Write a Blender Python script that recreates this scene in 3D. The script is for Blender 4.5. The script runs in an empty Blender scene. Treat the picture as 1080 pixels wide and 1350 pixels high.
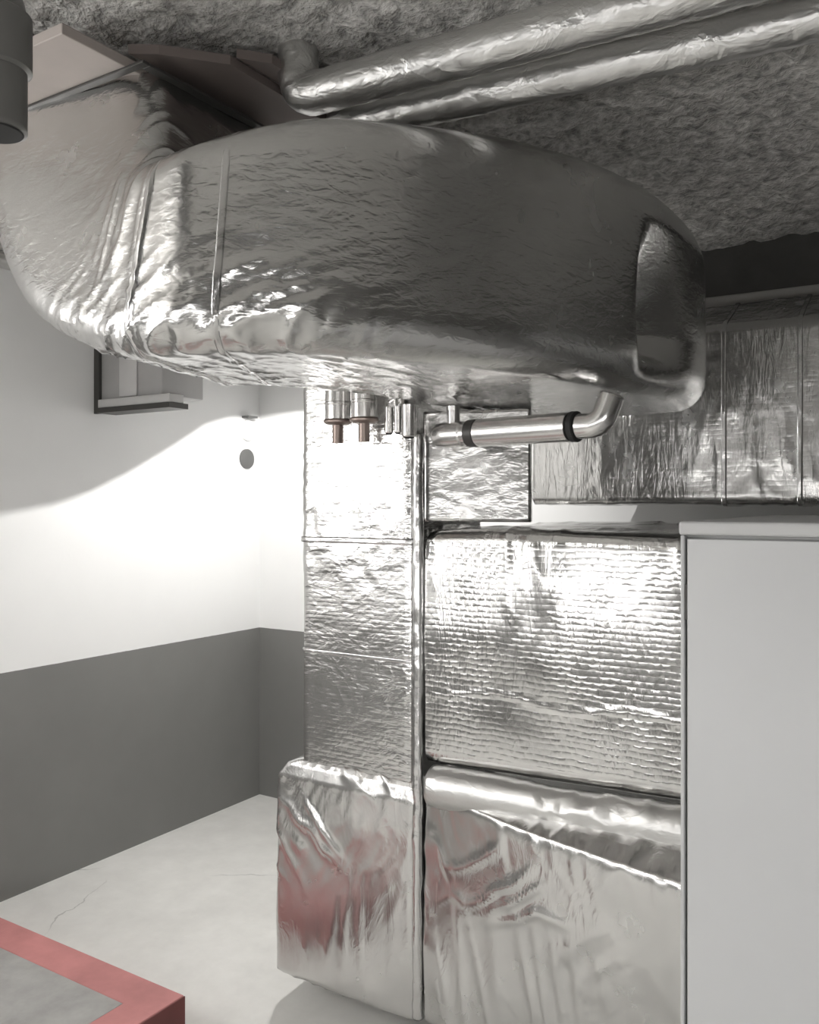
import bpy, bmesh, math, random
import numpy as np
from mathutils import Vector

S = bpy.context.scene
COL = S.collection
PI = math.pi

# ------------------------------------------------------------------ camera
TH = math.radians(32.2)
cam_d = bpy.data.cameras.new('camera')
cam_d.sensor_fit = 'VERTICAL'
cam_d.sensor_height = 36.0
cam_d.sensor_width = 28.8
cam_d.lens = 1150.0 / 1350.0 * 36.0
cam_d.shift_y = -12.0 / 1350.0
cam_d.clip_start = 0.02
cam = bpy.data.objects.new('camera', cam_d)
COL.objects.link(cam)
cam.location = (0, 0, 1.6)
cam.rotation_euler = (PI / 2, 0, TH)
S.camera = cam

# ------------------------------------------------------------------ world, exposure, light levels
W = bpy.data.worlds.new('world')
S.world = W
W.use_nodes = True
W.node_tree.nodes['Background'].inputs[0].default_value = (1, 1, 1, 1)
W.node_tree.nodes['Background'].inputs[1].default_value = 0.0
S.view_settings.view_transform = 'Standard'
S.view_settings.look = 'None'
S.view_settings.exposure = 0.60
S.view_settings.gamma = 1.0
S.view_settings.use_curve_mapping = False
CEIL = 2.60
BATTEN_E = 36.0      # ceiling batten, left of the camera
WIDE_FILL_E = 3.6    # added wide fill panel behind the camera
STRONG_FILL_E = 10.0      # added fill panels on the left wall and opposite the cabinet
SPOT_W = 44.0        # added masked light between duct and left wall
SPOT_P = (-2.34, 2.92, 2.26)


# ------------------------------------------------------------------ materials
def newmat(name):
    m = bpy.data.materials.new(name)
    m.use_nodes = True
    nt = m.node_tree
    return m, nt, nt.nodes['Principled BSDF']


def N(nt, typ, **kw):
    n = nt.nodes.new(typ)
    for k, v in kw.items():
        if k.startswith('_'):
            n.inputs[k[1:].replace('_', ' ')].default_value = v
        else:
            setattr(n, k, v)
    return n


def math_node(nt, op, a, b=None, clamp=False):
    n = nt.nodes.new('ShaderNodeMath')
    n.operation = op
    n.use_clamp = clamp
    for i, v in enumerate((a, b)):
        if v is None:
            continue
        if isinstance(v, (int, float)):
            n.inputs[i].default_value = v
        else:
            nt.links.new(v, n.inputs[i])
    return n.outputs[0]


def ramp(nt, fac, stops):
    r = nt.nodes.new('ShaderNodeValToRGB')
    e = r.color_ramp.elements
    while len(e) < len(stops):
        e.new(0.5)
    for i, (p, c) in enumerate(stops):
        e[i].position = p
        e[i].color = (c[0], c[1], c[2], 1) if not isinstance(c, (int, float)) else (c, c, c, 1)
    nt.links.new(fac, r.inputs[0])
    return r.outputs[0]


def coord(nt, scale=(1, 1, 1), rot=(0, 0, 0), loc=(0, 0, 0), kind='Object'):
    tc = nt.nodes.new('ShaderNodeTexCoord')
    mp = nt.nodes.new('ShaderNodeMapping')
    mp.inputs['Scale'].default_value = scale
    mp.inputs['Rotation'].default_value = rot
    mp.inputs['Location'].default_value = loc
    nt.links.new(tc.outputs[kind], mp.inputs[0])
    return mp.outputs[0]


def noise(nt, vec, scale, detail=3.0, rough=0.5, dist=0.0):
    n = nt.nodes.new('ShaderNodeTexNoise')
    n.inputs['Scale'].default_value = scale
    n.inputs['Detail'].default_value = detail
    n.inputs['Roughness'].default_value = rough
    n.inputs['Distortion'].default_value = dist
    nt.links.new(vec, n.inputs['Vector'])
    return n.outputs['Fac']


def bump(nt, height, strength, dist, prev=None):
    b = nt.nodes.new('ShaderNodeBump')
    b.inputs['Strength'].default_value = strength
    b.inputs['Distance'].default_value = dist
    nt.links.new(height, b.inputs['Height'])
    if prev is not None:
        nt.links.new(prev, b.inputs['Normal'])
    return b.outputs[0]


def foil_mat(name, rough=0.17, crinkle=0.5, scrim=0.35, fold=(1, 1, 1), fold_rot=(0, 0, 0), fold_s=0.5,
             base=(0.69, 0.685, 0.675), scrim_size=(36, 62), ridged=0.12):
    """aluminium foil facing: crinkle, drawn folds and the small quilting of the reinforcing scrim"""
    m, nt, p = newmat(name)
    p.inputs['Metallic'].default_value = 1.0
    v = coord(nt)
    tone = noise(nt, v, 5.0, 4, 0.6)
    c = ramp(nt, tone, [(0.3, tuple(b * 0.90 for b in base)), (0.7, base)])
    nt.links.new(c, p.inputs['Base Color'])
    rr = noise(nt, v, 9.0, 3, 0.6)
    mr = nt.nodes.new('ShaderNodeMapRange')
    mr.inputs['To Min'].default_value = rough * 0.75
    mr.inputs['To Max'].default_value = rough * 1.35
    nt.links.new(rr, mr.inputs[0])
    nt.links.new(mr.outputs[0], p.inputs['Roughness'])
    # long drawn folds
    vf = coord(nt, fold, fold_rot)
    f1 = noise(nt, vf, 7.0, 4, 0.55, 0.9)
    f1 = math_node(nt, 'ABSOLUTE', math_node(nt, 'SUBTRACT', f1, 0.5))
    f1 = math_node(nt, 'POWER', math_node(nt, 'SUBTRACT', 1.0, math_node(nt, 'MULTIPLY', f1, 2.6, True)), 5.0)
    msk = ramp(nt, noise(nt, v, 3.2, 2, 0.5), [(0.38, 0.08), (0.68, 1.0)])
    f1 = math_node(nt, 'MULTIPLY', f1, msk)
    nrm = bump(nt, f1, fold_s, 0.008)
    # fine crinkle
    k1 = noise(nt, coord(nt, tuple(0.4 + 0.6 * a for a in fold), fold_rot), 30.0, 1.6, 0.55, 0.8)
    nrm = bump(nt, k1, crinkle, 0.006, nrm)
    vr = coord(nt, tuple(0.5 + 0.5 * a for a in fold), fold_rot)
    rn = nt.nodes.new('ShaderNodeTexNoise')
    rn.noise_type = 'RIDGED_MULTIFRACTAL'
    rn.inputs['Scale'].default_value = 11.0
    rn.inputs['Detail'].default_value = 2.0
    rn.inputs['Roughness'].default_value = 0.45
    rn.inputs['Distortion'].default_value = 0.35
    nt.links.new(vr, rn.inputs['Vector'])
    rm = math_node(nt, 'MULTIPLY', rn.outputs['Fac'], ramp(nt, noise(nt, v, 2.6, 2, 0.5), [(0.42, 0.06), (0.66, 1.0)]))
    nrm = bump(nt, rm, ridged, 0.006, nrm)
    # scrim quilting: rows of small cushions
    if scrim > 0:
        tc = nt.nodes.new('ShaderNodeTexCoord')
        nz = nt.nodes.new('ShaderNodeTexNoise')
        nz.inputs['Scale'].default_value = 14.0
        nt.links.new(tc.outputs['Object'], nz.inputs['Vector'])
        mixv = nt.nodes.new('ShaderNodeVectorMath')
        mixv.operation = 'MULTIPLY_ADD'
        nt.links.new(nz.outputs['Color'], mixv.inputs[0])
        mixv.inputs[1].default_value = (0.012, 0.012, 0.012)
        nt.links.new(tc.outputs['Object'], mixv.inputs[2])
        sp = nt.nodes.new('ShaderNodeSeparateXYZ')
        nt.links.new(mixv.outputs[0], sp.inputs[0])
        hx = math_node(nt, 'ADD', sp.outputs[0], math_node(nt, 'MULTIPLY', sp.outputs[1], 0.8))
        row = math_node(nt, 'MULTIPLY', sp.outputs[2], scrim_size[1])
        odd = math_node(nt, 'MULTIPLY', math_node(nt, 'FLOOR', row), 0.5)
        sx = math_node(nt, 'ABSOLUTE', math_node(nt, 'SINE', math_node(nt, 'MULTIPLY', math_node(nt, 'ADD', math_node(nt, 'MULTIPLY', hx, scrim_size[0]), odd), PI)))
        sz = math_node(nt, 'ABSOLUTE', math_node(nt, 'SINE', math_node(nt, 'MULTIPLY', row, PI)))
        q = math_node(nt, 'POWER', math_node(nt, 'MULTIPLY', sx, sz), 0.6)
        ms = ramp(nt, noise(nt, v, 4.5, 2, 0.5), [(0.35, 0.25), (0.65, 1.0)])
        q = math_node(nt, 'MULTIPLY', q, ms)
        cx = math_node(nt, 'FLOOR', math_node(nt, 'ADD', math_node(nt, 'MULTIPLY', hx, scrim_size[0]), odd))
        cc = nt.nodes.new('ShaderNodeCombineXYZ')
        nt.links.new(cx, cc.inputs[0])
        nt.links.new(math_node(nt, 'FLOOR', row), cc.inputs[1])
        wn = nt.nodes.new('ShaderNodeTexWhiteNoise')
        nt.links.new(cc.outputs[0], wn.inputs[0])
        q = math_node(nt, 'MULTIPLY', q, math_node(nt, 'ADD', math_node(nt, 'MULTIPLY', wn.outputs[0], 0.85), 0.15))
        nrm = bump(nt, q, scrim, 0.004, nrm)
    nt.links.new(nrm, p.inputs['Normal'])
    return m


def plain(name, col, rough=0.5, metal=0.0, var=0.06, bscale=0, bstr=0.2):
    m, nt, p = newmat(name)
    v = coord(nt)
    n = noise(nt, v, 6.0, 5, 0.6)
    c = ramp(nt, n, [(0.3, tuple(x * (1 - var) for x in col)), (0.7, tuple(min(1, x * (1 + var)) for x in col))])
    nt.links.new(c, p.inputs['Base Color'])
    p.inputs['Roughness'].default_value = rough
    p.inputs['Metallic'].default_value = metal
    if bscale:
        nt.links.new(bump(nt, noise(nt, v, bscale, 4, 0.6), bstr, 0.004), p.inputs['Normal'])
    return m


def emit(name, col, e):
    m, nt, p = newmat(name)
    p.inputs['Base Color'].default_value = (0.8, 0.8, 0.8, 1)
    p.inputs['Emission Color'].default_value = (*col, 1)
    p.inputs['Emission Strength'].default_value = e
    return m


def wall_mat(name):
    """white plaster above a grey painted dado (edge 0.917 m above the floor)"""
    m, nt, p = newmat(name)
    geo = nt.nodes.new('ShaderNodeNewGeometry')
    sp = nt.nodes.new('ShaderNodeSeparateXYZ')
    nt.links.new(geo.outputs['Position'], sp.inputs[0])
    v = coord(nt)
    n = noise(nt, v, 1.6, 5, 0.55)
    wc = ramp(nt, n, [(0.3, (0.80, 0.802, 0.80)), (0.7, (0.84, 0.842, 0.84))])
    dc = ramp(nt, noise(nt, v, 2.4, 5, 0.6), [(0.3, (0.185, 0.184, 0.178)), (0.7, (0.205, 0.204, 0.198))])
    fac = math_node(nt, 'GREATER_THAN', math_node(nt, 'ADD', sp.outputs[2], math_node(nt, 'MULTIPLY', noise(nt, v, 30, 2), 0.003)), 0.918)
    mx = nt.nodes.new('ShaderNodeMix')
    mx.data_type = 'RGBA'
    nt.links.new(fac, mx.inputs[0])
    nt.links.new(dc, mx.inputs[6])
    nt.links.new(wc, mx.inputs[7])
    nt.links.new(mx.outputs[2], p.inputs['Base Color'])
    p.inputs['Roughness'].default_value = 0.55
    nt.links.new(bump(nt, noise(nt, v, 90, 3, 0.6), 0.12, 0.002), p.inputs['Normal'])
    return m


def concrete_mat(name, a, b, cracks=True):
    m, nt, p = newmat(name)
    v = coord(nt)
    n1 = noise(nt, v, 1.3, 8, 0.62, 0.3)
    n2 = noise(nt, v, 9.0, 6, 0.65)
    f = math_node(nt, 'ADD', math_node(nt, 'MULTIPLY', n1, 0.65), math_node(nt, 'MULTIPLY', n2, 0.35))
    c = ramp(nt, f, [(0.34, a), (0.62, b)])
    if cracks:
        nz = nt.nodes.new('ShaderNodeTexNoise')
        nz.inputs['Scale'].default_value = 3.0
        nz.inputs['Detail'].default_value = 6
        nt.links.new(v, nz.inputs['Vector'])
        ad = nt.nodes.new('ShaderNodeVectorMath')
        ad.operation = 'MULTIPLY_ADD'
        nt.links.new(nz.outputs['Color'], ad.inputs[0])
        ad.inputs[1].default_value = (0.35, 0.35, 0.35)
        nt.links.new(v, ad.inputs[2])
        vo = nt.nodes.new('ShaderNodeTexVoronoi')
        vo.feature = 'DISTANCE_TO_EDGE'
        vo.inputs['Scale'].default_value = 0.85
        nt.links.new(ad.outputs[0], vo.inputs['Vector'])
        ln = math_node(nt, 'LESS_THAN', vo.outputs['Distance'], 0.0035)
        mk = ramp(nt, noise(nt, v, 2.0, 2), [(0.48, 0.0), (0.56, 0.55)])
        ln = math_node(nt, 'MULTIPLY', ln, mk)
        mx = nt.nodes.new('ShaderNodeMix')
        mx.data_type = 'RGBA'
        nt.links.new(ln, mx.inputs[0])
        nt.links.new(c, mx.inputs[6])
        mx.inputs[7].default_value = (a[0] * 0.45, a[1] * 0.45, a[2] * 0.45, 1)
        c = mx.outputs[2]
    nt.links.new(c, p.inputs['Base Color'])
    p.inputs['Roughness'].default_value = 0.6
    nt.links.new(bump(nt, n2, 0.15, 0.004), p.inputs['Normal'])
    return m


M = {}
M['foil_duct'] = foil_mat('foil_main', 0.24, 0.22, 0.0, (1.0, 1.0, 3.4), (0.0, 0.45, 0.0), 0.06, ridged=0.22)
M['foil_riser'] = foil_mat('foil_riser', 0.20, 0.14, 0.16, (1.0, 1.0, 2.2), (0, 0.3, 0), 0.12, scrim_size=(24, 75), ridged=0.12)
M['foil_quilt'] = foil_mat('foil_quilted', 0.18, 0.06, 0.26, (3.0, 1.0, 0.5), (0, 0, 0), 0.12, scrim_size=(34, 62), ridged=0.05)
M['foil_low'] = foil_mat('foil_low', 0.24, 0.04, 0.0, (2.2, 1.0, 0.9), (0, 0.5, 0), 0.12, ridged=0.16)
M['foil_back'] = foil_mat('foil_back', 0.24, 0.13, 0.10, (3.0, 1.0, 0.5), (0, 0, 0), 0.2, ridged=0.12)
M['foil_pipe'] = foil_mat('foil_pipe', 0.34, 0.40, 0.0, (1.0, 2.0, 2.0), (0, 0, 0), 0.2, ridged=0.25)
M['foil_soft'] = foil_mat('foil_soft', 0.36, 0.22, 0.0, (1.0, 1.0, 1.6), (0, 0.5, 0), 0.2, ridged=0.3)
M['tape'] = foil_mat('foil_tape', 0.22, 0.10, 0.0, (1, 1, 1), (0, 0, 0), 0.12, (0.72, 0.715, 0.71))
M['steel'] = plain('brushed_steel', (0.72, 0.71, 0.70), 0.26, 1.0, 0.05, 60, 0.06)
M['dark_steel'] = plain('dark_steel', (0.06, 0.058, 0.055), 0.45, 0.3)
M['copper'] = plain('aged_copper', (0.30, 0.245, 0.22), 0.42, 0.9, 0.15)
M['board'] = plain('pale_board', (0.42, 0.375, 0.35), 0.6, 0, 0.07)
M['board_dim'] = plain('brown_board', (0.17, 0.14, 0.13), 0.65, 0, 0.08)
M['pvc'] = plain('grey_pvc', (0.15, 0.147, 0.14), 0.4, 0, 0.08)
M['dark'] = plain('matt_black', (0.015, 0.015, 0.015), 0.7)
M['cabinet'] = plain('grey_enamel', (0.50, 0.505, 0.51), 0.42, 0, 0.012)
M['cabinet_body'] = plain('grey_enamel_body', (0.45, 0.45, 0.45), 0.45, 0, 0.012)
M['boxgrey'] = plain('galvanised_box', (0.36, 0.355, 0.35), 0.5, 0.0, 0.06)
M['boxlight'] = plain('galvanised_light', (0.52, 0.515, 0.51), 0.5, 0.0, 0.05)
M['white'] = plain('white_plastic', (0.80, 0.80, 0.79), 0.4)
M['greyplastic'] = plain('grey_plastic', (0.11, 0.11, 0.108), 0.5)
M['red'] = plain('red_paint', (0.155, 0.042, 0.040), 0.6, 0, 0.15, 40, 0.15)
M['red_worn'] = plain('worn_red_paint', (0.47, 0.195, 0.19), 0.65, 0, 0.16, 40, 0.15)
M['bare_wall'] = plain('bare_concrete_wall', (0.11, 0.107, 0.10), 0.8, 0, 0.15, 30, 0.3)
M['wall_shade'] = plain('painted_wall_shade', (0.06, 0.058, 0.054), 0.9, 0, 0.2, 30, 0.5)
M['wall'] = wall_mat('painted_wall')
M['floor'] = concrete_mat('pale_concrete', (0.64, 0.635, 0.612), (0.78, 0.775, 0.75))
M['plinth'] = concrete_mat('worn_concrete', (0.26, 0.255, 0.245), (0.46, 0.455, 0.44), False)
M['beam'] = plain('beam_paint', (0.30, 0.29, 0.275), 0.6)
M['lamp_glow'] = emit('batten_diffuser', (1, 0.985, 0.96), BATTEN_E)
M['fill_glow_c'] = emit('strong_fill_glow', (1, 0.985, 0.965), STRONG_FILL_E)
M['fill_glow_b'] = emit('wide_fill_glow', (1, 0.985, 0.965), WIDE_FILL_E)


def ceil_mat():
    m, nt, p = newmat('sprayed_ceiling')
    v = coord(nt)
    a = noise(nt, v, 18, 4, 0.65, 0.3)
    b = noise(nt, v, 48, 2, 0.6)
    f = math_node(nt, 'ADD', math_node(nt, 'MULTIPLY', a, 0.6), math_node(nt, 'MULTIPLY', b, 0.4))
    c = ramp(nt, f, [(0.36, (0.24, 0.235, 0.226)), (0.49, (0.49, 0.48, 0.46)), (0.63, (0.74, 0.725, 0.70))])
    nt.links.new(c, p.inputs['Base Color'])
    p.inputs['Roughness'].default_value = 0.95
    nt.links.new(bump(nt, b, 0.8, 0.010, bump(nt, a, 0.7, 0.02)), p.inputs['Normal'])
    return m


M['ceiling'] = ceil_mat()


# ------------------------------------------------------------------ numpy noise
_rng = np.random.RandomState(7)
_perm = np.tile(_rng.permutation(256), 3)
_grad = _rng.normal(size=(256, 3))
_grad /= np.linalg.norm(_grad, axis=1)[:, None]


def perlin(p):
    pi = np.floor(p).astype(int)
    pf = p - pi
    w = pf * pf * pf * (pf * (pf * 6 - 15) + 10)
    out = np.zeros(len(p))
    for dx in (0, 1):
        for dy in (0, 1):
            for dz in (0, 1):
                h = _perm[_perm[_perm[(pi[:, 0] + dx) & 255] + ((pi[:, 1] + dy) & 255)] + ((pi[:, 2] + dz) & 255)]
                d = pf - np.array([dx, dy, dz])
                g = (_grad[h] * d).sum(1)
                wt = (w[:, 0] if dx else 1 - w[:, 0]) * (w[:, 1] if dy else 1 - w[:, 1]) * (w[:, 2] if dz else 1 - w[:, 2])
                out += g * wt
    return out


def fbm(p, oct=3):
    s = 0
    a = 1.0
    for i in range(oct):
        s = s + a * perlin(p * (2 ** i) + 17.3 * i)
        a *= 0.5
    return s


def ridge(p, k=4.0):
    return np.clip(1 - np.abs(perlin(p)) * 2.2, 0, 1) ** k


def rotm(p, ang, axis):
    c, s = math.cos(ang), math.sin(ang)
    q = p.copy()
    if axis == 'y':
        q[:, 0] = c * p[:, 0] + s * p[:, 2]
        q[:, 2] = -s * p[:, 0] + c * p[:, 2]
    elif axis == 'z':
        q[:, 0] = c * p[:, 0] - s * p[:, 1]
        q[:, 1] = s * p[:, 0] + c * p[:, 1]
    return q


def crumple(p, amp=0.004, freq=9.0, aniso=(1, 1, 1), ang=0.0, bulge=0.006, seed=0.0, k=4.0):
    q = rotm(p, ang, 'y') * np.array(aniso) + seed
    mk = np.clip(0.5 + 1.6 * perlin(p * 3.1 + seed + 5), 0, 1)
    return (bulge * fbm(p * 2.6 + seed, 2) + amp * mk * ridge(q * freq + 0.35 * fbm(p * 9 + seed, 2)[:, None], k)
            + 0.4 * amp * mk * ridge(q * freq * 2.3 + 9, k))


# ------------------------------------------------------------------ mesh helpers
def mesh_obj(name, verts, faces, mat, parent=None, smooth=True, base=None):
    b = base
    if b is None:
        b = parent.location if parent is not None and parent.parent is None else (0, 0, 0)
        if parent is not None and parent.parent is not None:
            b = parent.parent.location
    v = np.asarray(verts, dtype=float) - np.array(b)
    me = bpy.data.meshes.new(name)
    me.from_pydata([tuple(x) for x in v], [], [tuple(int(i) for i in f) for f in faces])
    me.validate()
    if smooth:
        me.polygons.foreach_set('use_smooth', [True] * len(me.polygons))
    mats = mat if isinstance(mat, (list, tuple)) else [mat]
    for mm in mats:
        me.materials.append(mm)
    me.update()
    o = bpy.data.objects.new(name, me)
    COL.objects.link(o)
    if parent is not None:
        o.parent = parent
    elif base is not None:
        o.location = base
    return o


def bm_obj(name, bm, mat, parent=None, smooth=False, base=None, sharp=0.6):
    bm.normal_update()
    bm.verts.ensure_lookup_table()
    for e in bm.edges:
        if len(e.link_faces) == 2 and e.calc_face_angle(0) > sharp:
            e.smooth = False
    for f in bm.faces:
        f.smooth = smooth
    b = base
    if b is None:
        b = (0, 0, 0)
        if parent is not None:
            b = parent.location if parent.parent is None else parent.parent.location
    bmesh.ops.translate(bm, verts=bm.verts, vec=-Vector(b))
    me = bpy.data.meshes.new(name)
    bm.to_mesh(me)
    bm.free()
    me.materials.append(mat)
    o = bpy.data.objects.new(name, me)
    COL.objects.link(o)
    if parent is not None:
        o.parent = parent
    elif base is not None:
        o.location = base
    return o


def empty(name, loc, label, cat, group=None):
    o = bpy.data.objects.new(name, None)
    o.empty_display_size = 0.1
    COL.objects.link(o)
    o.location = loc
    tag(o, label, cat, group)
    return o


def tag(o, label, cat, group=None):
    o['label'] = label
    o['category'] = cat
    if group:
        o['group'] = group
    return o


def struct(o):
    o['kind'] = 'structure'
    return o


def add_box(bm, x0, x1, y0, y1, z0, z1, bev=0.0, seg=2):
    t = bmesh.new()
    bmesh.ops.create_cube(t, size=1.0)
    bmesh.ops.scale(t, vec=(x1 - x0, y1 - y0, z1 - z0), verts=t.verts)
    bmesh.ops.translate(t, vec=((x0 + x1) / 2, (y0 + y1) / 2, (z0 + z1) / 2), verts=t.verts)
    if bev > 0:
        bmesh.ops.bevel(t, geom=list(t.edges), offset=bev, segments=seg, affect='EDGES', profile=0.5)
    me = bpy.data.meshes.new('tmp')
    t.to_mesh(me)
    t.free()
    bm.from_mesh(me)
    bpy.data.meshes.remove(me)


def box(name, x0, x1, y0, y1, z0, z1, mat, parent=None, bev=0.0, seg=2, base=None):
    bm = bmesh.new()
    add_box(bm, x0, x1, y0, y1, z0, z1, bev, seg)
    return bm_obj(name, bm, mat, parent, smooth=bev > 0, base=base, sharp=1.2)


def catmull(P, t):
    """P (n,k) control rows, t in [0,n-1] -> rows"""
    P = np.asarray(P, float)
    n = len(P)
    t = np.clip(np.asarray(t, float), 0, n - 1 - 1e-9)
    i = np.floor(t).astype(int)
    f = (t - i)[:, None]
    p0 = P[np.clip(i - 1, 0, n - 1)]
    p1 = P[i]
    p2 = P[np.clip(i + 1, 0, n - 1)]
    p3 = P[np.clip(i + 2, 0, n - 1)]
    return 0.5 * (2 * p1 + (p2 - p0) * f + (2 * p0 - 5 * p1 + 4 * p2 - p3) * f ** 2 + (3 * p1 - p0 - 3 * p2 + p3) * f ** 3)


def ring_uv(w, h, r, step):
    """rounded rectangle loop in [-1,1]^2, counter-clockwise from the middle of the front (v=-1 is bottom, u=-1 is front)"""
    r = min(r, w / 2 * 0.98, h / 2 * 0.98)
    pts = []
    hw, hh = w / 2, h / 2
    corners = [(-hw + r, -hh + r, PI, 1.5 * PI), (hw - r, -hh + r, 1.5 * PI, 2 * PI),
               (hw - r, hh - r, 0, 0.5 * PI), (-hw + r, hh - r, 0.5 * PI, PI)]
    poly = []
    for cx, cy, a0, a1 in corners:
        na = max(4, int(r * PI / 2 / step))
        for k in range(na + 1):
            a = a0 + (a1 - a0) * k / na
            poly.append((cx + r * math.cos(a), cy + r * math.sin(a)))
    poly.append(poly[0])
    for (ax, ay), (bx, by) in zip(poly[:-1], poly[1:]):
        L = math.hypot(bx - ax, by - ay)
        n = max(1, int(round(L / step)))
        if L < 1e-7:
            continue
        for k in range(n):
            pts.append((ax + (bx - ax) * k / n, ay + (by - ay) * k / n))
    pts = np.array(pts)
    pts[:, 0] /= hw
    pts[:, 1] /= hh
    return pts


def loft_grid(stations, r, step=0.012, long_step=0.012, smooth_path=True, end_round=0.0, tr=None):
    """stations: list of 4 corner points FB, FT, BT, BB. Returns grid (m, n, 3)."""
    P = np.array(stations, float).reshape(len(stations), 12)
    n = len(P)
    ts = []
    for i in range(n - 1):
        L = max(np.linalg.norm((P[i + 1] - P[i]).reshape(4, 3), axis=1))
        k = max(2, int(L / long_step))
        ts += [i + j / k for j in range(k)]
    ts.append(n - 1)
    ts = np.array(ts)
    if tr is not None:
        ts = np.linspace(tr[0], tr[1], tr[2])
    if smooth_path:
        Q = catmull(P, ts)
    else:
        Q = np.array([np.interp(ts, np.arange(n), P[:, c]) for c in range(12)]).T
    Q = Q.reshape(-1, 4, 3)
    mid = Q[len(Q) // 2]
    h = np.linalg.norm(mid[1] - mid[0])
    w = np.linalg.norm(mid[3] - mid[0])
    uv = ring_uv(w, h, r, step)
    u = (uv[:, 0] + 1) / 2
    v = (uv[:, 1] + 1) / 2
    if end_round > 0:
        C = Q.mean(1)
        d = np.concatenate([[0], np.cumsum(np.linalg.norm(np.diff(C, axis=0), axis=1))])
        de = np.minimum(d, d[-1] - d)
        x = np.clip(1 - de / end_round, 0, 1)
        sc = end_round * (1 - np.sqrt(np.clip(1 - x * x, 0, 1)))
        for i in range(len(Q)):
            if sc[i] > 0:
                for a in range(4):
                    vec = C[i] - Q[i, a]
                    Lv = np.linalg.norm(vec)
                    Q[i, a] = Q[i, a] + vec / Lv * min(sc[i] * 1.3, Lv * 0.9)
    FB, FT, BT, BB = [Q[:, k][:, None, :] for k in range(4)]
    uu = u[None, :, None]
    vv = v[None, :, None]
    return FB * (1 - uu) * (1 - vv) + FT * (1 - uu) * vv + BT * uu * vv + BB * uu * (1 - vv), ts


def grid_normals(G):
    du = np.roll(G, -1, 1) - np.roll(G, 1, 1)
    dv = np.gradient(G, axis=0)
    nn = np.cross(du, dv)
    nn /= np.linalg.norm(nn, axis=2)[..., None] + 1e-12
    c = G.mean(axis=1, keepdims=True)
    if ((G - c) * nn).sum() < 0:
        nn = -nn
    return nn


def grid_mesh(name, G, mat, parent, caps=True, base=None):
    m, n, _ = G.shape
    idx = np.arange(m * n).reshape(m, n)
    a = idx[:-1]
    b = idx[1:]
    F = np.stack([a, np.roll(a, -1, 1), np.roll(b, -1, 1), b], -1).reshape(-1, 4)
    faces = [list(f) for f in F]
    V = list(G.reshape(-1, 3))
    if caps:
        for k, row in ((0, idx[0]), (m - 1, idx[-1])):
            ci = len(V)
            V.append(G[k].mean(0))
            for j in range(n):
                faces.append([row[j], row[(j + 1) % n], ci])
    o = mesh_obj(name, np.array(V), faces, mat, parent, base=base)
    bm = bmesh.new()
    bm.from_mesh(o.data)
    bmesh.ops.recalc_face_normals(bm, faces=bm.faces)
    bm.to_mesh(o.data)
    bm.free()
    o.data.polygons.foreach_set('use_smooth', [True] * len(o.data.polygons))
    return o


def loft(name, stations, r, mat, parent, disp=None, step=0.012, long_step=0.012, smooth_path=True, end_round=0.0, caps=True, extra=None):
    G, ts = loft_grid(stations, r, step, long_step, smooth_path, end_round)
    nn = grid_normals(G)
    if disp is not None:
        d = disp(G.reshape(-1, 3)).reshape(G.shape[:2])
        G = G + nn * d[..., None]
    if extra is not None:
        G = extra(G, nn, ts)
    return grid_mesh(name, G, mat, parent, caps)


def band(name, stations, r, t0, t1, mat, parent, off=0.004, disp=None, smooth_path=True, step=0.012, nseg=9):
    """thin raised strip of tape right round a duct between path parameters t0 and t1"""
    G, ts = loft_grid(stations, r, step, 0.012, smooth_path, 0, (t0, t1, nseg))
    nn = grid_normals(G)
    prof = off * np.clip(np.sin(np.linspace(0, PI, nseg)) * 2.2, -0.3, 1.0)
    prof[0] = prof[-1] = -0.004
    d = prof[:, None] * np.ones(G.shape[:2])
    if disp is not None:
        d = d + disp(G.reshape(-1, 3)).reshape(G.shape[:2])
    return grid_mesh(name, G + nn * d[..., None], mat, parent, caps=False)


def tube_grid(path, radii, n=28):
    """sweep circles along a polyline with parallel transport"""
    P = np.array(path, float)
    T = np.gradient(P, axis=0)
    T /= np.linalg.norm(T, axis=1)[:, None]
    ref = np.array([0, 0, 1.0]) if abs(T[0][2]) < 0.9 else np.array([1.0, 0, 0])
    u = np.cross(T[0], ref)
    u /= np.linalg.norm(u)
    a = np.linspace(0, 2 * PI, n, endpoint=False)
    G = []
    for i in range(len(P)):
        u = u - T[i] * (u @ T[i])
        u /= np.linalg.norm(u)
        w = np.cross(T[i], u)
        G.append(P[i] + radii[i] * (np.cos(a)[:, None] * u + np.sin(a)[:, None] * w))
    return np.array(G)


def tube(name, path, r, mat, parent, n=28, disp=None, caps=True, base=None):
    rad = [r] * len(path) if isinstance(r, (int, float)) else r
    G = tube_grid(path, rad, n)
    if disp is not None:
        nn = grid_normals(G)
        G = G + nn * disp(G.reshape(-1, 3)).reshape(G.shape[:2])[..., None]
    return grid_mesh(name, G, mat, parent, caps, base)


def arc_path(pts, rad, step=0.01):
    """polyline with rounded corners, resampled"""
    P = [np.array(p, float) for p in pts]
    out = [P[0]]
    for i in range(1, len(P) - 1):
        a = P[i - 1] - P[i]
        b = P[i + 1] - P[i]
        a /= np.linalg.norm(a)
        b /= np.linalg.norm(b)
        for k in range(11):
            t = k / 10
            q = (1 - t) ** 2 * (P[i] + a * rad) + 2 * t * (1 - t) * P[i] + t * t * (P[i] + b * rad)
            out.append(q)
    out.append(P[-1])
    res = [out[0]]
    for a, b in zip(out[:-1], out[1:]):
        L = np.linalg.norm(b - a)
        k = max(1, int(round(L / step)))
        for j in range(1, k + 1):
            res.append(a + (b - a) * j / k)
    return res


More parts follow.
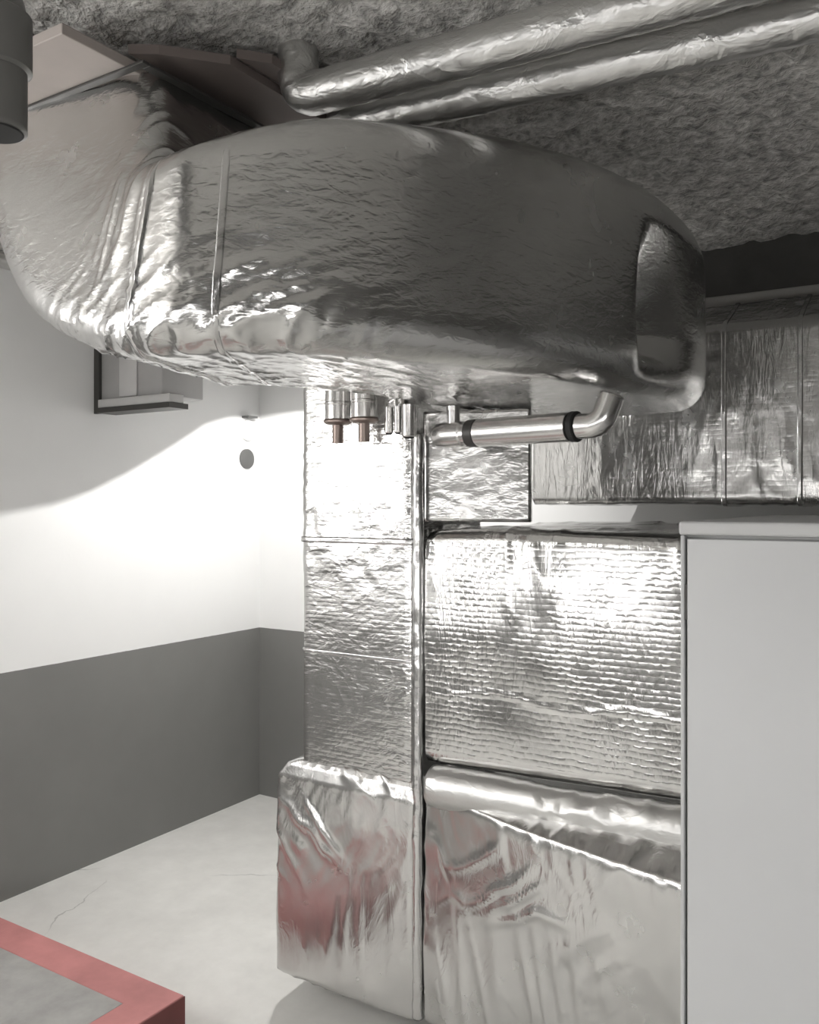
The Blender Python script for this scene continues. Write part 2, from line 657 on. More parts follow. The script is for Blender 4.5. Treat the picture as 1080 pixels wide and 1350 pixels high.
def lathe(name, prof, centre, axis, mat, parent, n=32):
    """prof: list of (distance along axis, radius)"""
    ax = np.array(axis, float)
    ax /= np.linalg.norm(ax)
    ref = np.array([0, 0, 1.0]) if abs(ax[2]) < 0.9 else np.array([1.0, 0, 0])
    u = np.cross(ax, ref)
    u /= np.linalg.norm(u)
    w = np.cross(ax, u)
    a = np.linspace(0, 2 * PI, n, endpoint=False)
    G = np.array([np.array(centre) + ax * d + max(r, 1e-4) * (np.cos(a)[:, None] * u + np.sin(a)[:, None] * w) for d, r in prof])
    o = grid_mesh(name, G, mat, parent, caps=True)
    bm = bmesh.new()
    bm.from_mesh(o.data)
    for e in bm.edges:
        if len(e.link_faces) == 2 and e.calc_face_angle(0) > 0.6:
            e.smooth = False
    bm.to_mesh(o.data)
    bm.free()
    return o


# ------------------------------------------------------------------ the setting
XL, XR, YB, YF = -3.25, 2.6, 3.615, -1.5
struct(box('floor', XL - 0.1, XR + 0.1, YF - 0.1, YB + 0.1, -0.1, 0.0, M['floor']))
struct(box('wall_left', XL - 0.1, XL, YF - 0.1, YB + 0.1, 0, CEIL + 0.15, M['wall']))
struct(box('wall_back', XL, XR, YB, YB + 0.1, 0, CEIL + 0.15, M['wall']))
struct(box('wall_right', XR, XR + 0.1, YF - 0.1, YB + 0.1, 0, CEIL + 0.15, M['bare_wall']))
struct(box('wall_front', XL, XR, YF - 0.1, YF, 0, CEIL + 0.15, M['bare_wall']))


def ceiling():
    nx, ny = 250, 220
    xs = np.linspace(XL, XR, nx)
    ys = np.linspace(YF, YB, ny)
    X, Y = np.meshgrid(xs, ys, indexing='ij')
    p = np.stack([X.ravel(), Y.ravel(), np.zeros(X.size)], 1)
    z = CEIL + 0.035 * np.abs(fbm(p * 10, 3)) + 0.014 * fbm(p * 24, 2) + 0.02 * fbm(p * 1.3, 2)
    z = np.maximum(z, CEIL - 0.02)
    V = np.stack([p[:, 0], p[:, 1], z], 1)
    top = V.copy()
    i = np.arange(nx * ny).reshape(nx, ny)
    F = np.stack([i[:-1, :-1], i[:-1, 1:], i[1:, 1:], i[1:, :-1]], -1).reshape(-1, 4)
    o = mesh_obj('ceiling', V, F, M['ceiling'])
    sm = o.modifiers.new('slab', 'SOLIDIFY')
    sm.thickness = 0.12
    sm.offset = -1.0
    return o


struct(ceiling())
struct(box('trim_1', XL, XR, YB - 0.06, YB, 2.355, 2.415, M['beam'], bev=0.006))

struct(box('wall_back_shade', -1.3, XR, YB - 0.05, YB, 2.416, CEIL + 0.03, M['wall_shade']))  # dark strip painted in for the shadow high on the back wall

# ------------------------------------------------------------------ lamps and added light helpers
def batten(name, cx, cy, L, zc, label):
    t = empty(name, (cx, cy, CEIL - 0.01), label, 'lamp')
    tube('tube_lamp', [(cx, cy - L / 2 + L * k / 20, zc) for k in range(21)], 0.026, M['lamp_glow'], t, 20)
    for yy in (cy - L / 2 - 0.03, cy + L / 2):
        lathe('end_cap', [(0, 0.024), (0.002, 0.029), (0.028, 0.029), (0.03, 0.024)], (cx, yy, zc), (0, 1, 0), M['white'], t, 20)
        tube('suspension', [(cx, yy + 0.015, zc + 0.028), (cx, yy + 0.015, CEIL + 0.01)], 0.004, M['dark_steel'], t, 8)
    return t


batten('hanging_tube_light', -2.2, -0.55, 1.2, 2.20, 'bare white tube light hung below the ceiling left of the red edged plinth')
fp3 = empty('fill_panel', (1.4, YF + 0.001, 1.1), 'added glowing fill panel on the wall behind the viewer, facing the grey cabinet', 'lamp')  # unseen panel added to brighten the cabinet front; top shield spares the ceiling
box('housing', 0.6, 2.3, YF + 0.001, YF + 0.05, 0.83, 1.28, M['white'], fp3, 0.006)
box('top_shield', 0.6, 2.3, YF + 0.0505, YF + 0.32, 1.265, 1.28, M['dark_steel'], fp3, 0.003)
box('diffuser', 0.63, 2.27, YF + 0.0502, YF + 0.08, 0.85, 1.26, M['fill_glow_c'], fp3, 0.01)
fp = empty('fill_panel', (-1.7, YF + 0.001, 1.45), 'wide added glowing fill panel on the wall behind the viewer', 'lamp')  # unseen panel added for its bright reflection in the quilted duct
box('housing', -3.1, 0.3, YF + 0.001, YF + 0.05, 0.93, 1.34, M['white'], fp, 0.006)
box('top_shield', -3.1, 0.3, YF + 0.0505, YF + 0.32, 1.325, 1.34, M['dark_steel'], fp, 0.003)
box('diffuser', -3.07, 0.27, YF + 0.0502, YF + 0.08, 0.95, 1.32, M['fill_glow_b'], fp, 0.01)
fp2 = empty('fill_panel', (XL + 0.001, -0.3, 1.75), 'added glowing fill panel on the left wall beside the viewer', 'lamp')  # unseen panel added so the upright duct's top reflects white
box('housing', XL + 0.001, XL + 0.05, -0.80, 0.45, 1.48, 2.02, M['white'], fp2, 0.006)
box('diffuser', XL + 0.0502, XL + 0.08, -0.77, 0.42, 1.50, 2.00, M['fill_glow_c'], fp2, 0.01)


def masked_light():  # added hidden light; its mask is shaped to draw the curved wall glow
    P = np.array(SPOT_P)
    t = empty('arc_light', (P[0], P[1], CEIL), 'added hidden light with a shaped dark mask hung between the big duct and the left wall', 'lamp')
    arc = [(-3.25, 0.9, 1.47), (-3.25, 1.5, 1.50), (-3.25, 1.82, 1.52), (-3.25, 2.082, 1.554), (-3.25, 2.332, 1.594), (-3.25, 2.519, 1.650), (-3.25, 2.719, 1.735),
           (-3.25, 2.938, 1.846), (-3.25, 3.10, 1.933), (-3.25, 3.204, 1.995), (-3.25, 3.367, 2.045), (-3.25, 3.541, 2.062),
           (-3.229, 3.615, 2.070), (-3.099, 3.615, 2.079), (-2.927, 3.615, 2.086), (-2.6, 3.615, 2.09), (-2.2, 3.615, 2.09)]
    E = [P + 0.15 * (np.array(a) - P) for a in arc]
    # the rest of the hood: a level rim on the side away from the wall
    for k in range(1, 12):
        a0 = math.atan2(E[-1][1] - P[1], E[-1][0] - P[0]) if k == 1 else a0
        a1 = math.atan2(E[0][1] - P[1], E[0][0] - P[0])
        if k == 1:
            if a1 > a0:
                a1 -= 2 * PI
            A1 = a1
            A0 = a0
        a = A0 + (A1 - A0) * k / 12
        zz = E[16][2] + (E[0][2] - E[16][2]) * (k / 12) ** 3
        E.append(np.array([P[0] + 0.15 * math.cos(a), P[1] + 0.15 * math.sin(a), zz]))
    E = np.array(E)
    top = P + np.array([0, 0, 0.07])
    rows = []
    for s in np.linspace(0.12, 1.0, 10):
        f = s
        q = top[None] * (1 - f) + E * f
        q[:, 2] = top[2] + (E[:, 2] - top[2]) * (f ** 1.8)
        rows.append(q)
    G = np.array(rows)
    o = grid_mesh('arc_mask', G, M['dark_steel'], t, caps=False)
    o.modifiers.new('sheet', 'SOLIDIFY').thickness = 0.0015
    tube('stem', [top + np.array([0, 0, -0.012]), top + np.array([0, 0, 0.1]), np.array([P[0], P[1], CEIL + 0.01])], 0.012, M['dark_steel'], t, 12)
    ld = bpy.data.lights.new('bulb', 'POINT')
    ld.energy = SPOT_W
    ld.shadow_soft_size = 0.003
    ld.color = (1, 0.985, 0.96)
    lo = bpy.data.objects.new('bulb', ld)
    COL.objects.link(lo)
    lo.parent = t
    lo.location = P - np.array(t.location)
    return t


masked_light()

# ------------------------------------------------------------------ main duct: riser, elbow, sweeping bend, end collar
ZB, ZT = 1.885, 2.365


def st(fb, ft, bt, bb):
    return (fb, ft, bt, bb)


MAIN = [
    st((-1.93, 1.21, 2.505), (-1.43, 1.24, 2.505), (-1.43, 1.62, 2.505), (-1.93, 1.62, 2.505)),
    st((-1.945, 1.19, 2.33), (-1.385, 1.21, 2.40), (-1.42, 1.62, 2.40), (-1.945, 1.62, 2.33)),
    st((-1.865, 1.175, 2.16), (-1.345, 1.18, 2.330), (-1.40, 1.62, 2.30), (-1.90, 1.60, 2.16)),
    st((-1.735, 1.155, 2.025), (-1.325, 1.155, 2.285), (-1.37, 1.62, 2.25), (-1.79, 1.58, 2.02)),
    st((-1.570, 1.135, 1.945), (-1.305, 1.135, 2.265), (-1.34, 1.63, 2.23), (-1.66, 1.58, 1.94)),
    st((-1.380, 1.108, 1.893), (-1.280, 1.118, 2.262), (-1.33, 1.64, 2.23), (-1.53, 1.60, 1.895)),
    st((-1.20, 1.110, ZB), (-1.16, 1.120, 2.278), (-1.33, 1.68, 2.25), (-1.46, 1.64, ZB)),
    st((-1.00, 1.255, ZB), (-0.97, 1.25, 2.320), (-1.33, 1.75, 2.35), (-1.41, 1.72, ZB)),
    st((-0.825, 1.56, ZB), (-0.82, 1.56, 2.375), (-1.33, 1.90, ZT), (-1.375, 1.88, ZB)),
    st((-0.72, 1.85, ZB), (-0.72, 1.85, 2.41), (-1.33, 2.08, ZT), (-1.350, 2.07, ZB)),
    st((-0.66, 2.09, ZB), (-0.66, 2.09, 2.425), (-1.325, 2.24, ZT), (-1.335, 2.24, ZB)),
    st((-0.63, 2.30, ZB), (-0.63, 2.30, 2.42), (-1.315, 2.42, ZT), (-1.32, 2.42, ZB)),
    st((-0.618, 2.50, ZB), (-0.618, 2.50, 2.40), (-1.29, 2.58, ZT), (-1.30, 2.58, ZB)),
    st((-0.655, 2.73, ZB), (-0.655, 2.73, 2.37), (-1.27, 2.78, ZT), (-1.28, 2.78, ZB)),
    st((-0.74, 2.86, ZB + 0.02), (-0.74, 2.86, 2.32), (-1.25, 2.87, 2.32), (-1.25, 2.87, ZB + 0.02)),
]
duct = empty('main_air_duct', (-1.1, 1.7, ZB), 'huge curved foil wrapped duct under the ceiling, left end turned up into the pale board', 'air duct')


def main_disp(p):
    x, y, z = p.T
    d = 0.006 * fbm(p * 2.3 + 3, 2)
    # crumple zone low on the front left, radiating up from the bottom edge
    lowz = np.clip((2.12 - z) / 0.2, 0, 1) * np.clip((z - 1.86) / 0.05, 0, 1)
    reg = lowz * np.clip((x + 1.75) / 0.3, 0.15, 1) * np.clip((-0.85 - x) / 0.2, 0, 1)
    q = rotm(p, 0.55, 'y') * np.array([6.0, 4.0, 26.0])
    d = d + 0.009 * reg * ridge(q + 0.5 * fbm(p * 8, 2)[:, None], 4)
    q2 = rotm(p, 1.0, 'y') * np.array([12.0, 10.0, 46.0])
    d = d + 0.004 * reg * ridge(q2 + 3 + 0.5 * fbm(p * 11, 2)[:, None], 5)
    # elbow gathers near the seam
    g = np.exp(-((x + 1.36) / 0.085) ** 2) * np.clip((z - 1.98) / 0.1, 0, 1)
    q3 = rotm(p, -0.25, 'y') * np.array([24.0, 6.0, 3.0])
    d = d + 0.007 * g * ridge(q3 + 0.4 * fbm(p * 6, 2)[:, None], 3)
    # fine diagonal drape over the rest
    q4 = rotm(p, 0.4, 'y') * np.array([6.0, 6.0, 22.0])
    d = d + 0.0007 * ridge(q4 + 0.4 * fbm(p * 5, 2)[:, None], 2.0)
    return d


def main_extra(G, nn, ts):
    # hollow just before the end collar on the outer side
    z = G[..., 2]
    dt = ts - 10.45
    hol = np.exp(-(np.abs(dt) / np.where(dt < 0, 0.26, 0.95)) ** 2.0)[:, None] * np.clip((2.31 - z) / 0.34, 0, 1) * np.clip((z - 1.91) / 0.14, 0, 1)
    outer = np.clip(nn[..., 0] * 1.4 - nn[..., 1] * 0.3, 0, 1)
    G = G - nn * (0.19 * hol * outer)[..., None]
    return G


loft('foil_jacket', MAIN, 0.085, M['foil_duct'], duct, main_disp, 0.008, 0.008, extra=main_extra)
band('tape_seam', MAIN, 0.085, 5.22, 5.38, M['tape'], duct, 0.006, main_disp)
band('tape_seam', MAIN, 0.085, 6.28, 6.36, M['tape'], duct, 0.003, main_disp)
# flange where the riser meets the board
bm = bmesh.new()
add_box(bm, -1.95, -1.40, 1.208, 1.226, 2.4935, 2.4995, 0.001)
add_box(bm, -1.424, -1.40, 1.228, 1.64, 2.4935, 2.4995, 0.001)
bm_obj('mounting_flange', bm, M['dark_steel'], duct)

# ------------------------------------------------------------------ ceiling boards
b1 = empty('ceiling_board', (-2.3, 1.3, 2.5), 'pale beige flat board hung below the ceiling in front of the turned up duct end', 'board')
bm = bmesh.new()
add_box(bm, -3.2, -1.455, 1.06, 1.70, 2.50, 2.522, 0.002)
bm_obj('panel', bm, M['board'], b1)
box('batten', -2.9, -2.85, 1.1, 1.65, 2.5225, CEIL + 0.02, M['board_dim'], b1)
box('batten', -1.75, -1.70, 1.15, 1.65, 2.5225, CEIL + 0.02, M['board_dim'], b1)
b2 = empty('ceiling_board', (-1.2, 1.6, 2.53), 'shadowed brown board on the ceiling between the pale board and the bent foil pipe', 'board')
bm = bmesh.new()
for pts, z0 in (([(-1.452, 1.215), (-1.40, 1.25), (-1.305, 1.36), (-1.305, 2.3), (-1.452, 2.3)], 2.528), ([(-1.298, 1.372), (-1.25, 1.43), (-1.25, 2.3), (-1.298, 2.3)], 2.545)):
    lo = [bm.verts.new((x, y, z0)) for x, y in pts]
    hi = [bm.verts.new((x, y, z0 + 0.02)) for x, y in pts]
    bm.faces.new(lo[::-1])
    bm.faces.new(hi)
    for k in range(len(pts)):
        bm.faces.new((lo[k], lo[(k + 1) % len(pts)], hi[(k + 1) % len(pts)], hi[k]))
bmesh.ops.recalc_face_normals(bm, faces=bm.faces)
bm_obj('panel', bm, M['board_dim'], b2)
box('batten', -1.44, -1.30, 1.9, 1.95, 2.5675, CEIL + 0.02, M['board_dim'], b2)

# ------------------------------------------------------------------ vertical duct on its plenum
riser = empty('vertical_air_duct', (-1.58, 2.4, 0), 'tall upright foil wrapped duct on a wider box base, next to the grey painted corner', 'air duct')


def sq(x0, x1, y0, y1, z):
    # bottom/top of ring = left/right, so that u runs front to back
    return st((x0, y0, z), (x1, y0, z), (x1, y1, z), (x0, y1, z))


COLS = [sq(-1.775, xr, 2.17, 2.62, z) for z, xr in ((0.70, -1.356), (0.9, -1.356), (1.2, -1.356), (1.47, -1.356), (1.50, -1.356), (1.8, -1.36), (1.87, -1.39), (2.30, -1.40))]


def col_disp(p):
    up = np.clip((p[:, 2] - 1.2) / 0.25, 0.25, 1)
    return crumple(p, 0.0035, 8.0, (1.0, 1.0, 1.7), 0.35, 0.006, 11.0, 3) * up + 0.0006 * ridge(p * np.array([5, 5, 34]) + 2, 2)


loft('upper_shaft', COLS, 0.022, M['foil_riser'], riser, col_disp, 0.010, 0.010, smooth_path=False)
band('tape_seam', COLS, 0.022, 3.15, 3.85, M['tape'], riser, 0.008, col_disp, False)
band('tape_seam', COLS, 0.022, 1.75, 1.80, M['tape'], riser, 0.004, col_disp, False)
BLK = [sq(-1.868, -1.338, 2.150, 2.68, 0.09), sq(-1.868, -1.338, 2.150, 2.68, 0.4), sq(-1.865, -1.338, 2.152, 2.68, 0.66),
       sq(-1.862, -1.338, 2.152, 2.68, 0.728), sq(-1.83, -1.342, 2.162, 2.66, 0.765), sq(-1.77, -1.36, 2.175, 2.63, 0.785)]


def blk_disp(p):
    x, y, z = p.T
    a = np.clip((z - 0.28) / 0.25, 0.12, 1)
    q = rotm(p, -0.85, 'y') * np.array([2.6, 3.0, 12.0])
    d = 0.014 * a * ridge(q + 0.35 * fbm(p * 6 + 2, 2)[:, None], 4) * np.clip(0.4 + 2.0 * perlin(p * 4 + 3), 0, 1)
    q2 = p * np.array([14.0, 8.0, 2.0])
    d = d + 0.004 * (1.2 - a) * ridge(q2 + 5, 3)
    return d + 0.008 * fbm(p * 2.8 + 9, 2) + 0.0025 * a * ridge(rotm(p, -0.4, 'y') * np.array([24.0, 8.0, 6.0]) + 0.4 * fbm(p * 7, 2)[:, None], 3)


loft('plenum_box', BLK, 0.018, M['foil_low'], riser, blk_disp, 0.010, 0.010, smooth_path=False, end_round=0.01)
zz = np.linspace(0.10, 1.80, 170)
pp = np.stack([-1.333 + 0.004 * perlin(np.stack([zz * 6, zz * 0, zz * 0 + 2], 1)), 2.163 + 0 * zz, zz], 1)
tube('corner_bead', pp, 0.0165, M['tape'], riser, 16, lambda p: 0.004 * fbm(p * 20, 2))
for fx, fy in ((-1.80, 2.58), (-1.40, 2.58), (-1.80, 2.44), (-1.40, 2.44)):
    box('foot', fx - 0.03, fx + 0.03, fy - 0.03, fy + 0.03, 0.0, 0.10, M['dark_steel'], riser)

# ------------------------------------------------------------------ horizontal ducts running into the cabinet
upper = empty('horizontal_air_duct', (-0.86, 2.6, 0.85), 'quilted foil wrapped horizontal duct between the upright duct and grey cabinet, upper of two', 'air duct')


def xs_st(x, y0, y1, z0, z1):
    return st((x, y0, z0), (x, y0, z1), (x, y1, z1), (x, y1, z0))


UP = [xs_st(x, 2.165, 3.25, z0, z1) for x, z0, z1 in ((-1.312, 0.842, 1.510), (-1.28, 0.838, 1.525), (-1.0, 0.845, 1.53), (-0.75, 0.855, 1.525), (-0.44, 0.865, 1.52))]


def up_disp(p):
    x, y, z = p.T
    t = np.clip((z - 1.18) / 0.22, 0, 1)
    q = p * np.array([9.0, 2.0, 1.3])
    d = 0.012 * t * ridge(q + 0.25 * fbm(p * 4, 2)[:, None] + 4, 5) * np.clip(0.3 + 2 * perlin(p * np.array([4, 4, 1]) + 8), 0, 1)
    ln = np.exp(-((z - (1.06 + 0.012 * np.sin(x * 16))) / 0.004) ** 2) * 0.0025
    return d + 0.010 * fbm(p * np.array([2.2, 2.2, 3.0]) + 21, 2) + ln


loft('foil_jacket', UP, 0.042, M['foil_quilt'], upper, up_disp, 0.009, 0.009, smooth_path=True, end_round=0.005)
box('hidden_bracket', -0.9, -0.85, 2.9, 2.95, 0.72, 0.845, M['dark_steel'], upper).name = 'support_bracket'

lower = empty('horizontal_air_duct', (-0.86, 2.5, 0.0), 'low crumpled foil duct at the bottom, from the box base to the grey cabinet', 'air duct')
LOW = [st((x, yb, 0.09), (x, yf, zf), (x, yt, zt), (x, 2.9, 0.09)) for x, yb, yf, zf, yt, zt in
       ((-1.309, 2.155, 2.165, 0.772, 2.22, 0.812), (-1.26, 2.145, 2.150, 0.768, 2.23, 0.815), (-1.0, 2.09, 2.075, 0.752, 2.22, 0.822),
        (-0.75, 2.04, 2.02, 0.745, 2.21, 0.830), (-0.44, 1.99, 1.965, 0.735, 2.20, 0.838))]


def low_disp(p):
    x, y, z = p.T
    a = np.clip((z - 0.35) / 0.22, 0.1, 1)
    q = rotm(p, 0.75, 'y') * np.array([3.0, 3.0, 11.0])
    d = 0.013 * a * ridge(q + 0.4 * fbm(p * 6 + 7, 2)[:, None], 3) * np.clip(0.35 + 2 * perlin(p * 4 + 30), 0, 1)
    q3 = rotm(p, 0.35, 'y') * np.array([26.0, 8.0, 5.0])
    d = d + 0.004 * a * ridge(q3 + 0.4 * fbm(p * 6 + 4, 2)[:, None], 3) * np.clip(0.5 + 2 * perlin(p * 5 + 44), 0, 1)
    q2 = rotm(p, 0.2, 'y') * np.array([13.0, 6.0, 1.8])
    return d + 0.006 * (1.25 - a) * ridge(q2 + 14, 4) + 0.008 * fbm(p * 2.8 + 40, 2)


loft('foil_jacket', LOW, 0.035, M['foil_low'], lower, low_disp, 0.010, 0.010, smooth_path=True, end_round=0.005)
# soft round roll along the joint of the two horizontal ducts
xx = np.linspace(-1.28, -0.45, 90)
roll = np.stack([xx, 2.165 - 0.02 * (xx + 1.29) / 0.84, 0.786 + 0.028 * (xx + 1.29)], 1)
tube('foil_roll', roll, 0.054, M['foil_soft'], lower, 40, lambda p: np.clip(crumple(p, 0.009, 9, (1.2, 1, 1), 0.7, 0.016, 3.0, 3), -0.014, 0.006))
for fx in (-1.2, -0.55):
    box('foot', fx - 0.03, fx + 0.03, 2.6, 2.66, 0, 0.10, M['dark_steel'], lower)

neck = empty('duct_neck', (-1.2, 2.6, 1.52), 'short grey foil box joining the quilted duct to the underside of the big duct', 'air duct')
NK = [st((-1.336, 2.195, z), (-1.025, 2.272, z), (-1.26, 2.80, z), (-1.336, 2.80, z)) for z in (1.545, 1.57, 1.7, 1.8, 1.868)]
loft('foil_jacket', NK, 0.012, M['foil_duct'], neck, lambda p: crumple(p, 0.003, 9, (1, 1, 1.8), 0.3, 0.004, 51.0, 3), 0.010, 0.010, smooth_path=False)

back = empty('horizontal_air_duct', (-0.3, 3.3, 1.6), 'foil wrapped duct along the back wall, behind the big duct and above the grey cabinet', 'air duct')
BK = [st((x, 3.10, 1.595), (x, 3.10, 2.205), (x, 3.34, 2.33), (x, 3.50, 1.595)) for x in (-1.40, -1.36, -1.0, -0.5, 0.0, 0.6, 1.3)]


def bk_disp(p):
    q = p * np.array([12.0, 4.0, 1.6])
    return 0.005 * ridge(q + 0.3 * fbm(p * 5, 2)[:, None] + 60, 5) * np.clip(0.4 + 2 * perlin(p * 3 + 71), 0, 1) + 0.006 * fbm(p * 3 + 61, 2) \
        + 0.0015 * ridge(rotm(p, 0.5, 'y') * 16 + 33, 3)


loft('foil_jacket', BK, 0.025, M['foil_back'], back, bk_disp, 0.012, 0.012, smooth_path=False, end_round=0.015)
BKT = BK
band('tape_seam', BK, 0.025, 2.62, 2.66, M['tape'], back, 0.006, bk_disp, False)
band('tape_seam', BK, 0.025, 3.10, 3.14, M['tape'], back, 0.006, bk_disp, False)
bm = bmesh.new()
add_box(bm, -0.28, 0.4, 3.06, YB - 0.002, 1.555, 1.583, 0.003)
bm_obj('bracket', bm, M['dark_steel'], back)

# ------------------------------------------------------------------ foil pipes under the ceiling
def pipe_disp(p):
    return 0.003 * fbm(p * 22, 3) + 0.0018 * ridge(p * 30 + 7, 3)


cp = empty('foil_pipe', (-0.6, 1.5, CEIL), 'foil wrapped ceiling pipe nearest the top edge, its left end bent up into the ceiling', 'pipe', None)
tube('foil_jacket', arc_path([(-1.235, 1.50, CEIL + 0.02), (-1.235, 1.50, 2.495), (-0.5, 1.55, 2.495), (1.6, 1.66, 2.495)], 0.055, 0.012), 0.044, M['foil_pipe'], cp, 36, pipe_disp)
tube('hanger_strap', [(0.9, 1.612, 2.55), (0.9, 1.612, CEIL + 0.01)], 0.006, M['dark_steel'], cp, 10)
cp2 = empty('foil_pipe', (-0.4, 1.67, CEIL), 'foil wrapped ceiling pipe running behind and below its twin, resting over the big duct', 'pipe', None)
tube('foil_jacket', arc_path([(-1.22, 1.615, 2.47), (-0.2, 1.735, 2.48), (1.6, 1.90, 2.48)], 0.05, 0.012), 0.040, M['foil_pipe'], cp2, 36, pipe_disp)
tube('hanger_strap', [(0.9, 1.836, 2.53), (0.9, 1.836, CEIL + 0.01)], 0.006, M['dark_steel'], cp2, 10)
tube('hanger_strap', [(-1.0, 1.641, 2.52), (-1.0, 1.641, CEIL + 0.01)], 0.006, M['dark_steel'], cp2, 10)


# ------------------------------------------------------------------ hanging pipe ends under the big duct
def stub(x, y, label, zb=1.84):
    t = empty('pipe_end', (x, y, zb), label, 'pipe')
    lathe('steel_sleeve', [(0, 0.0375), (0.045, 0.0375), (0.047, 0.039), (0.053, 0.039), (0.055, 0.0375), (CEIL + 0.01 - zb, 0.0375)], (x, y, zb), (0, 0, 1), M['steel'], t)
    lathe('rim', [(-0.012, 0.030), (-0.006, 0.042), (-0.001, 0.043), (0.004, 0.040)], (x, y, zb), (0, 0, 1), M['copper'], t)
    lathe('copper_tube', [(-0.065, 0.013), (-0.066, 0.0165), (-0.013, 0.0165)], (x, y, zb), (0, 0, 1), M['copper'], t, 20)
    return t


stub(-1.55, 2.065, 'left hanging steel pipe end with a brown tube, in front of the upright duct', 1.842)
stub(-1.452, 2.06, 'right hanging steel pipe end with a brown tube, in front of the upright duct', 1.842)


def short_pipe(x, y, r, zb, label):
    t = empty('pipe_end', (x, y, zb), label, 'pipe')
    lathe('steel_sleeve', [(0.0, r * 0.8), (0.003, r), (1.875 - zb, r)], (x, y, zb), (0, 0, 1), M['steel'], t, 24)
    lathe('mouth_shade', [(-0.004, r * 0.55), (0.0, r * 0.75)], (x, y, zb), (0, 0, 1), M['dark'], t, 20)  # black disc standing in for the shaded bore
    return t


short_pipe(-1.386, 2.09, 0.013, 1.80, 'thin short steel pipe hanging right of the two brown tubes')
short_pipe(-1.352, 2.085, 0.011, 1.80, 'thinnest steel pipe squeezed between the thin pipe and the dark mouthed one')
short_pipe(-1.305, 2.07, 0.021, 1.785, 'short steel pipe with a dark mouth above the corner seam')

# horizontal jacketed pipe with tee and elbow
hp = empty('jacketed_pipe', (-1.0, 2.12, 1.79), 'horizontal steel jacketed pipe under the big duct with a tee and an upturned right end', 'pipe')
HY, HZ = 2.13, 1.79
lathe('tee', [(0, 0.012), (0.004, 0.026), (0.018, 0.034), (0.05, 0.036), (0.10, 0.035), (0.105, 0.031), (0.125, 0.031)], (-1.255, HY, HZ), (1, -0.16, 0), M['steel'], hp)
lathe('tee_branch', [(0.0, 0.018), (0.060, 0.018), (0.061, 0.02), (0.074, 0.02)], (-1.19, HY - 0.01, HZ + 0.005), (0, 0, 1), M['steel'], hp, 24)
lathe('collar', [(0, 0.030), (0.002, 0.038), (0.03, 0.038), (0.032, 0.034)], (-1.135, HY - 0.019, HZ), (1, -0.16, 0), M['dark_steel'], hp)
lathe('pipe_barrel', [(0, 0.034), (0.002, 0.0375), (0.285, 0.0375), (0.287, 0.034)], (-1.104, HY - 0.024, HZ), (1, -0.16, 0), M['steel'], hp)
lathe('gap_ring', [(0, 0.036), (0.001, 0.0385), (0.014, 0.0385), (0.015, 0.03)], (-0.816, HY - 0.07, HZ), (1, -0.16, 0), M['dark'], hp)
tube('elbow', arc_path([(-0.802, HY - 0.072, HZ), (-0.738, HY - 0.082, HZ), (-0.716, HY - 0.066, HZ + 0.072)], 0.034, 0.006), 0.0315, M['steel'], hp, 28)

# ------------------------------------------------------------------ drain pipe, top left
dp = empty('drain_pipe', (-1.4, 0.70, CEIL), 'grey plastic pipe with a socket, open end hanging down in the top left corner', 'pipe')
cx, cy = -1.240, 0.785
tube('pipe', arc_path([(cx - 0.5, cy - 0.30, 2.40), (cx, cy, 2.40), (cx, cy, 2.165)], 0.075, 0.008), 0.047, M['pvc'], dp, 36)
lathe('socket', [(0, 0.0475), (0.004, 0.054), (0.085, 0.054), (0.09, 0.0475)], (cx, cy, 2.255), (0, 0, 1), M['pvc'], dp, 36)
lathe('mouth_shade', [(-0.002, 0.040), (0.0, 0.042)], (cx, cy, 2.1635), (0, 0, 1), M['dark'], dp, 36)  # black disc painted for the dark inside of the closed tube
tube('hanger_strap', [(cx - 0.25, cy - 0.15, 2.44), (cx - 0.25, cy - 0.15, CEIL + 0.01)], 0.006, M['dark_steel'], dp, 10)

# ------------------------------------------------------------------ things on the left wall
wb = empty('wall_box', (XL, 2.65, 2.02), 'grey sheet metal box on the white left wall with a pale bottom ledge', 'box')
box('shadow_line_side', XL + 0.0005, XL + 0.035, 2.530, 2.545, 1.995, 2.56, M['dark_steel'], wb)  # dark strips here and below stand in for the box's shadow outline
box('housing', XL + 0.0005, -2.83, 2.5455, 2.78, 2.055, 2.56, M['boxgrey'], wb, 0.004)
box('side_panel', XL + 0.16, -2.98, 2.536, 2.545, 2.06, 2.56, M['boxlight'], wb, 0.002)
box('bottom_ledge', XL + 0.04, -2.76, 2.52, 2.60, 2.018, 2.0545, M['boxlight'], wb, 0.003)
box('shadow_line_under', XL + 0.036, -2.755, 2.515, 2.62, 1.995, 2.0175, M['dark_steel'], wb)
jb = empty('wall_switch_box', (XL, 3.509, 1.837), 'round grey box low on the white wall beside the corner', 'switch box')
lathe('cover', [(0, 0.053), (0.010, 0.053), (0.013, 0.048), (0.014, 0.0)], (XL, 3.509, 1.837), (1, 0, 0), M['greyplastic'], jb, 36)
jb2 = empty('wall_switch_box', (XL, 3.509, 1.99), 'round white box on the white wall, above the grey one by the corner', 'switch box')
lathe('cover', [(0, 0.055), (0.016, 0.055), (0.022, 0.046), (0.023, 0.0)], (XL, 3.509, 1.99), (1, 0, 0), M['white'], jb2, 36)
box('top_clip', XL, XL + 0.05, 3.475, 3.545, 2.056, 2.066, M['greyplastic'], jb2)
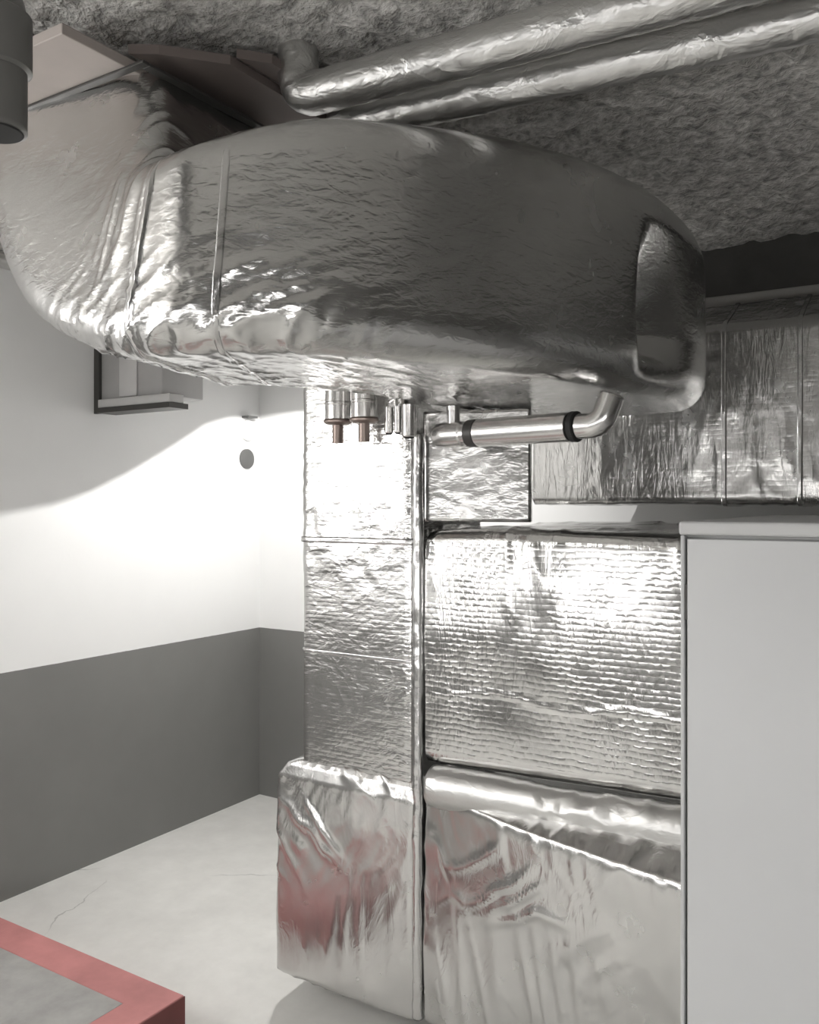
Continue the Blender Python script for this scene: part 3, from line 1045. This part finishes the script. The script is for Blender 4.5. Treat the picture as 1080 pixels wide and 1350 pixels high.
cd = tag(tube('wall_conduit', [(XL + 0.035, 1.2, CEIL - 0.035), (XL + 0.035, 2.0, CEIL - 0.035), (XL + 0.035, 3.0, CEIL - 0.035)], 0.033, M['foil_pipe'], None, 20, base=(XL + 0.035, 1.2, CEIL - 0.035)),
         'foil wrapped pipe along the top of the left wall at the picture edge', 'pipe')

# ------------------------------------------------------------------ plinth with painted edge
pl = empty('concrete_plinth', (-2.5, 1.5, 0), 'low grey concrete plinth with a red painted edge, bottom left corner', 'plinth')
PX0, PX1, PY0, PY1, PZ = XL + 0.05, -1.93, 1.2, 1.82, 0.15
box('slab', PX0, PX1 - 0.12, PY0, PY1 - 0.125, 0.0, PZ, M['plinth'], pl)
bm = bmesh.new()
add_box(bm, PX0, PX1, PY1 - 0.125, PY1, 0.0, PZ + 0.001, 0.004)
add_box(bm, PX1 - 0.12, PX1, PY0, PY1 - 0.12, 0.0, PZ + 0.001, 0.004)
bm_obj('red_edge', bm, M['red_worn'], pl)
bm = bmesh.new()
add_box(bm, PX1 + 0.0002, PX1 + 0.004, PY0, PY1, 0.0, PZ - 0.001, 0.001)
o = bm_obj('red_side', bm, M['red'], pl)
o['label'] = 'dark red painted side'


# ------------------------------------------------------------------ cabinet
cb = empty('metal_cabinet', (0.1, 1.98, 0), 'tall light grey enamelled metal cabinet on the right', 'cabinet')
CX0, CX1, CY0, CY1 = -0.405, 0.75, 1.517, 2.42
box('carcass', CX0 + 0.002, CX1 - 0.002, CY0 + 0.019, CY1, 0.06, 1.5445, M['cabinet_body'], cb, 0.002)
box('left_flange', CX0, CX0 + 0.0065, CY0 + 0.001, CY0 + 0.0185, 0.06, 1.5445, M['cabinet'], cb, 0.0015)
box('lid', CX0 - 0.003, CX1, CY0 - 0.002, CY1 + 0.004, 1.545, 1.5685, M['cabinet_body'], cb, 0.005, 3)
box('door', CX0 + 0.0115, CX1 - 0.01, CY0, CY0 + 0.0186, 0.07, 1.5385, M['cabinet'], cb, 0.002)
box('hinge', CX0 + 0.0068, CX0 + 0.0112, CY0 + 0.002, CY0 + 0.012, 1.40, 1.46, M['dark_steel'], cb)
box('base', CX0 + 0.03, CX1 - 0.03, CY0 + 0.05, CY1 - 0.03, 0, 0.06, M['dark_steel'], cb)
